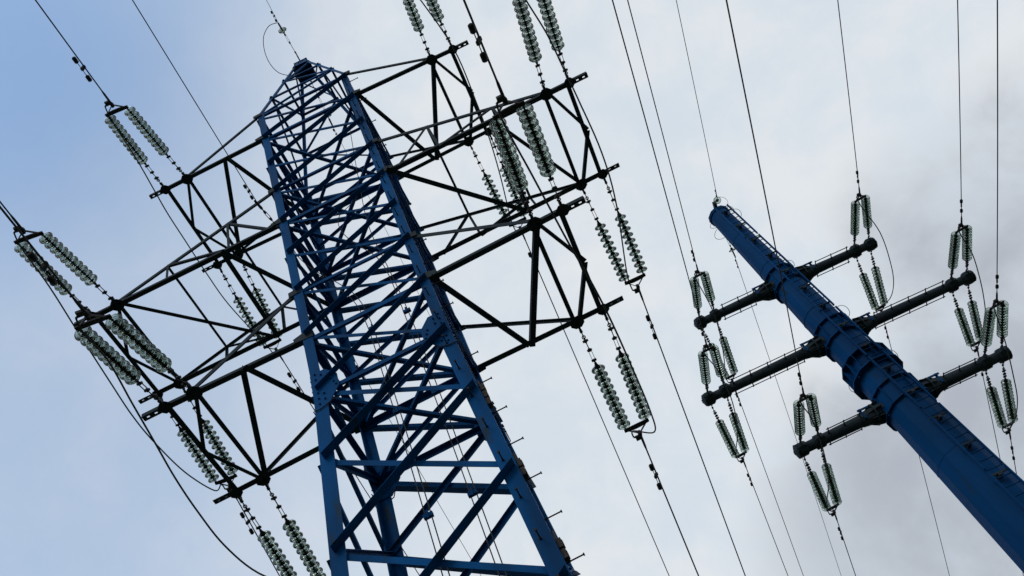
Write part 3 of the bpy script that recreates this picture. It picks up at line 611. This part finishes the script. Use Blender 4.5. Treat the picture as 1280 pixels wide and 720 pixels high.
SIDE = {'L': 'left', 'R': 'right'}; LVA = {'1': 'top', '2': 'middle', '3': 'bottom'}
GA, GB = 'glass insulator strings on the lattice pylon', 'glass insulator strings on the tubular pole'
BACK = {}
for key in sorted(WIRES):
    a, Q, az, s0 = WIRES[key]; T, S_, RW, LV = key; sgn = -1 if RW == 'N' else 1; s = 1 if S_ == 'R' else -1; lv = int(LV)
    host = 'lattice pylon' if T == 'A' else 'tubular pole'; way = 'rising' if RW == 'N' else 'descending'
    where = "%s %s arm of the %s" % (LVA[LV], SIDE[S_], host)
    BACK[key] = 0; Qm = M(Q); sd = X if T == 'A' else DX
    yw = .42 if T == 'A' else .31
    span = Vector((math.sin(az), sgn*math.cos(az), s0)).normalized()
    back = {('A', 'N'): .20, ('A', 'F'): .08, ('B', 'N'): .18, ('B', 'F'): .08}[(T, RW)]+{('A', 'L', 'N', '2'): .10, ('A', 'L', 'N', '1'): -.08}.get(key, 0)
    BACK[key] = back; Qb = Qm-span*back*U; ymat = frame(Qb, Qb+span, sd)
    yk = proto('y', yw); yk.matrix_world = ymat
    tag(yk, 'steel yoke and wire clamp %s the %s' % ('above' if RW == 'N' else 'below', where), 'line fitting', 'yoke fittings of the '+host)
    ydir = (ymat.to_3x3() @ Y)
    for j, inner in ((1, False), (-1, True)):
        if T == 'A':
            base = M((s*(LX[lv]-(LI[lv] if inner else 0)), sgn*(WY[lv]+.10), H[lv]-.02))
        else:
            base = apt(lv, s, PL[lv]-(PD if inner else 0))+DY*(sgn*.27)-Z*.0
        end = Qb+ydir*(yw/2*j*s)
        Lt = (end-base).length
        st = proto('s', 10, .146, 2.20, 28, 0) if T == 'A' else proto('s', 12, .127, 2.04, 20, 0)
        L0 = 2.20 if T == 'A' else 2.04
        mt = frame(base, end, sd); mt.translation = end-(end-base).normalized()*L0
        st.matrix_world = mt
        tag(st, '%s %s string of green glass discs, %s arm, %s pylon side %s' % ('inner' if inner else 'outer', way, LVA[LV]+' '+SIDE[S_], 'lattice' if T == 'A' else 'tubular', 'up' if RW == 'N' else 'down'), 'insulator', GA if T == 'A' else GB)
        st['label'] = '%s glass insulator string %s from the %s' % ('inner' if inner else 'outer', 'leading upward' if RW == 'N' else 'leading downward', where)
        # rod that reaches from the fixed-length string back to the steelwork
        gap = Lt-L0
        if gap > .04:
            m = MB(); m.tube([(-gap-.03,0,0), (.02,0,0)], .011, 6); m.box((-gap/2,0,0), .05, .05, .03)
            e_ = m.build('extension_link', STEEL, None); e_.parent = st; e_.location = (0,0,0)
    pts = wire_pts(Q, az, s0, sgn, .30, 70 if sgn < 0 else 220)
    if sgn < 0: pts = [p for p in pts if p.z > .5]
    m = MB(); m.tube(pts, .0145 if T == 'A' else .0115, 6); wv = m.build('power_line_wire', WIREM, None, pts[0])
    tag(wv, 'dark conductor wire %s from the %s' % ('running upward' if RW == 'N' else 'running downward', where), 'wire', 'conductors of the two power lines')
    damper(pts, (1.45-.30)*U if T == 'A' else (1.25-.30)*U, wv, 1.25 if T == 'A' else 1.05)
def smooth(pts, n=6):
    pts = [Vector(p) for p in pts]; out_ = []
    for _ in range(1):
        pts = [pts[0]]+[pts[i]*.7+(pts[i-1]+pts[i+1])*.15 for i in range(1, len(pts)-1)]+[pts[-1]]
    for i in range(len(pts)-1):
        p0, p1, p2, p3 = pts[max(i-1, 0)], pts[i], pts[i+1], pts[min(i+2, len(pts)-1)]
        for k in range(n):
            t = k/n; out_.append(.5*((2*p1)+(p2-p0)*t+(2*p0-5*p1+4*p2-p3)*t*t+(3*p1-3*p2+p3-p0)*t**3))
    return out_+[pts[-1]]
for key, pl in JUMP.items():
    T, S_, LV = key; host = 'lattice pylon' if T == 'A' else 'tubular pole'
    def tipof(RW):
        a, Q, az, s0 = WIRES[(T, S_, RW, LV)]; sgn = -1 if RW == 'N' else 1; d = Vector((math.sin(az), sgn*math.cos(az), s0)).normalized()
        q0 = M(Q)-d*BACK[(T, S_, RW, LV)]*U; mt = frame(q0, q0+d, X if T == 'A' else DX); return mt @ Vector((.24,-.13,-.04)), mt @ Vector((.08,-.16,-.14))
    n0, n1 = tipof('N'); f0, f1 = tipof('F')
    body = [M(p) for p in (pl[2:-1] if key == ('A', 'L', '3') else pl[2:-2])]
    m = MB(); pts = smooth([n0, n1]+body+[f1, f0]); m.tube(pts, .0145 if T == 'A' else .014, 6)
    jc = m.build('jumper_cable', WIREM, None, pts[0]); tag(jc, 'drooping jumper cable looping under the %s %s arm of the %s' % (LVA[LV], SIDE[S_], host), 'cable', 'jumper loops')

# ------------------------------------------------------------------ shield wires and communication cable
def guy(name, label, base, pts_u, t1, sgn, r, disc=True, dtone=1.0, host=''):
    base = Vector(base); d = (M(pts_u[1])-M(pts_u[0])).normalized(); p0 = M(pts_u[0]); v = (p0-base); ln = v.length
    mt = frame(base, p0, X)
    o = local('shield_wire_fitting', label[0], 'line fitting', mt)
    m = MB(); m.tube([(-.04,0,0), (ln*.42,0,0)], .009, 6)
    for x in (.05, ln*.42, ln*.72): m.lathe([(x-.03,.001), (x-.03,.022), (x+.03,.024), (x+.035,.001)], 8)
    for sy in (-1, 1): m.plate(Vector((ln*.42,sy*.02,0)), Vector((ln*.72,sy*.02,0)), Y, .008, Z, .02, -.004, -.01)
    m.tube([(ln*.72,0,0), (ln,0,0)], .012, 6); reg(o, m.build('tie_links', STEEL, o))
    if disc:
        g_ = MB(); g_.lathe([(x+ln*.84, r_) for x, r_ in glass_profile()], 28, close=True); gd = g_.build('glass_disc', GLASS, o)
        c_ = MB(); c_.lathe([(x+ln*.84, r_) for x, r_ in cap_profile()], 12); c_.build('metal_cap', BOLT, gd)
    m = MB(); m.tube([(ln-.12,0,0), (ln-.08,0,0), (ln+.14,0,0), (ln+.16,0,0)], [.016, .028, .024, .01], 8); m.build('wire_clamp', STEEL, o)
    P0 = p0; az = math.atan2(d.x, sgn*d.y); h = math.hypot(d.x, d.y); s0 = d.z/h
    pts = []
    for i in range(50):
        t = t1*(i/49)**2; q = P0+Vector((d.x/h*t, d.y/h*t, s0*t+.0008*t*t)); 
        if q.z > .4: pts.append(q)
    m = MB(); m.tube(pts, r, 6); wv = m.build(name, WIREM, None, pts[0]); tag(wv, label[1], 'wire')
    damper(pts, .42, wv, .75)
    return o, wv
guy('shield_wire', ('single glass disc fitting tying the thin wire above the lattice peak', 'thin earth wire running upward from the peak of the lattice pylon'),
    M((0,-.55,HT-.05)), [(-.01,-1.79,27.46), (.03,-2.94,27.08)], 50, -1, .0065)
guy('shield_wire', ('glass disc fitting seen through the lattice below the pylon peak', 'thin earth wire passing downward behind the lattice pylon body'),
    M((0,.55,HT-.05)), [(-.07,2.32,27.70), (-.23,12.0,26.44)], 160, 1, .0065)
guy('shield_wire', ('small disc fitting above the cap of the tubular pole', 'thin earth wire running upward from the tubular pole top'),
    pax(PTOP)+Vector((0,-.5,.1)), [(12.9,11.76,24.72), (12.76,9.24,23.89)], 50, -1, .0095)
guy('shield_wire', ('small disc fitting below the head of the tubular pole', 'thin earth wire running downward from the tubular pole top'),
    pax(PTOP)+Vector((0,.5,.1)), [(13.0,14.9,24.93), (13.18,22.45,24.55)], 160, 1, .0095)
guy('communication_cable', ('black tension fitting holding the thin cable at the left tower leg', 'thin cable running upward from the left leg of the lattice pylon'),
    M((-1.42,-1.50,12.9)), [(-1.48,-2.39,12.59), (-1.12,-7.83,10.79)], 50, -1, .0085, False)
guy('communication_cable', ('tension fitting on the far left leg inside the lattice outline', 'thin cable running downward from the far left leg of the lattice pylon'),
    M((-1.42,1.50,12.9)), [(-1.54,2.56,12.76), (-1.60,10.19,11.76)], 160, 1, .0065, False)
# earthing loops
def cable(name, label, pts, r, cat='cable', mat=WIREM, org=None, n=8):
    m = MB(); p = smooth(pts, n); m.tube(p, r, 6); return tag(m.build(name, mat, None, p[0]), label, cat)
cable('earthing_loop', 'thin wire loop standing off the left side of the lattice peak', [M(p) for p in ((0,-2.0,27.35), (-.35,-2.05,27.50), (-.75,-1.75,27.55), (-.95,-1.3,27.4), (-.98,-.9,27.05), (-.85,-.55,26.75), (-.55,-.35,26.6), (-.30,-.25,26.55))], .010)
cable('earthing_loop', 'short wire loop from the upper earth wire to the tubular pole head', [pax(PTOP)+Vector(v) for v in ((-.02,-1.0,-.38), (.22,-.9,-.42), (.34,-.6,-.35), (.30,-.3,-.2))], .006)
cable('earthing_loop', 'short wire loop from the lower earth wire to the tubular pole shaft', [pax(PTOP)+Vector(v) for v in ((.15,1.55,-.36), (.38,1.3,-.42), (.42,.8,-.5), (.28,.28,-.6))], .006)
# cables led down inside the lattice
D1 = [(.52,-.4,15.24), (.36,-.4,14.76), (.10,-.4,14.6), (-.22,-.4,14.4), (-.30,-.4,13.9), (-.20,-.4,13.16), (.15,-.4,12.2), (.42,-.4,11.5), (.52,-.4,10.72), (.56,-.4,8.6), (.56,-.4,6.3), (.58,-.4,4.1), (.58,-.4,1.4), (.58,-.4,-3), (.58,-.4,-9.9)]
D2 = [(-1.36,-1.30,12.9), (-1.45,-.6,13.0), (-1.15,-.4,12.3), (-.8,-.4,11.3), (-.40,-.4,10.33), (-.26,-.4,9.26), (-.24,-.4,7.08), (-.22,-.4,4.86), (-.22,-.4,2.1), (-.22,-.4,-3), (-.22,-.4,-9.9)]
D3 = [(.86,-.4,19.3), (.66,-.4,16.84), (.56,-.4,15.24), (.45,-.4,13.9), (.43,-.4,12.6), (.52,-.4,11.5), (.60,-.4,10.0), (.66,-.4,8.6), (.68,-.4,6.3), (.68,-.4,4.1), (.68,-.4,1.4), (.68,-.4,-9.9)]
D4 = [(p[0]+.10, p[1], p[2]+.08) if i > 2 else p for i, p in enumerate(D2)]
for dd, lab in ((D1, 'left cable of the right pair hanging down inside the lattice body'), (D3, 'right cable of the right pair, starting near the lattice peak'),
                (D2, 'left cable of the left pair hanging down inside the lattice body'), (D4, 'right cable of the left pair hanging down inside the lattice body')):
    cable('downlead_cable', lab, [M(p) for p in dd], .0085)['group'] = 'cables led down inside the lattice body'
for x, n_ in ((.62, 'right'), (-.17, 'left')):
    for z, wd in ((8.9, ''), (6.0, ''), (3.2, '')):
        m = MB(); m.box(M((x, -.4, z)), .13, .05, .07); m.box(M((x, -.4, z))-Y*.03, .03, .03, .13)
        tag(m.build('cable_clamp', BLUE, None, M((x, -.4, z))), 'small blue clamp on the %s cable pair, %s on the lattice body' % (n_, {8.9: 'highest', 6.0: 'middle', 3.2: 'lowest'}[z]), 'clamp', 'clamps on the cables inside the lattice')
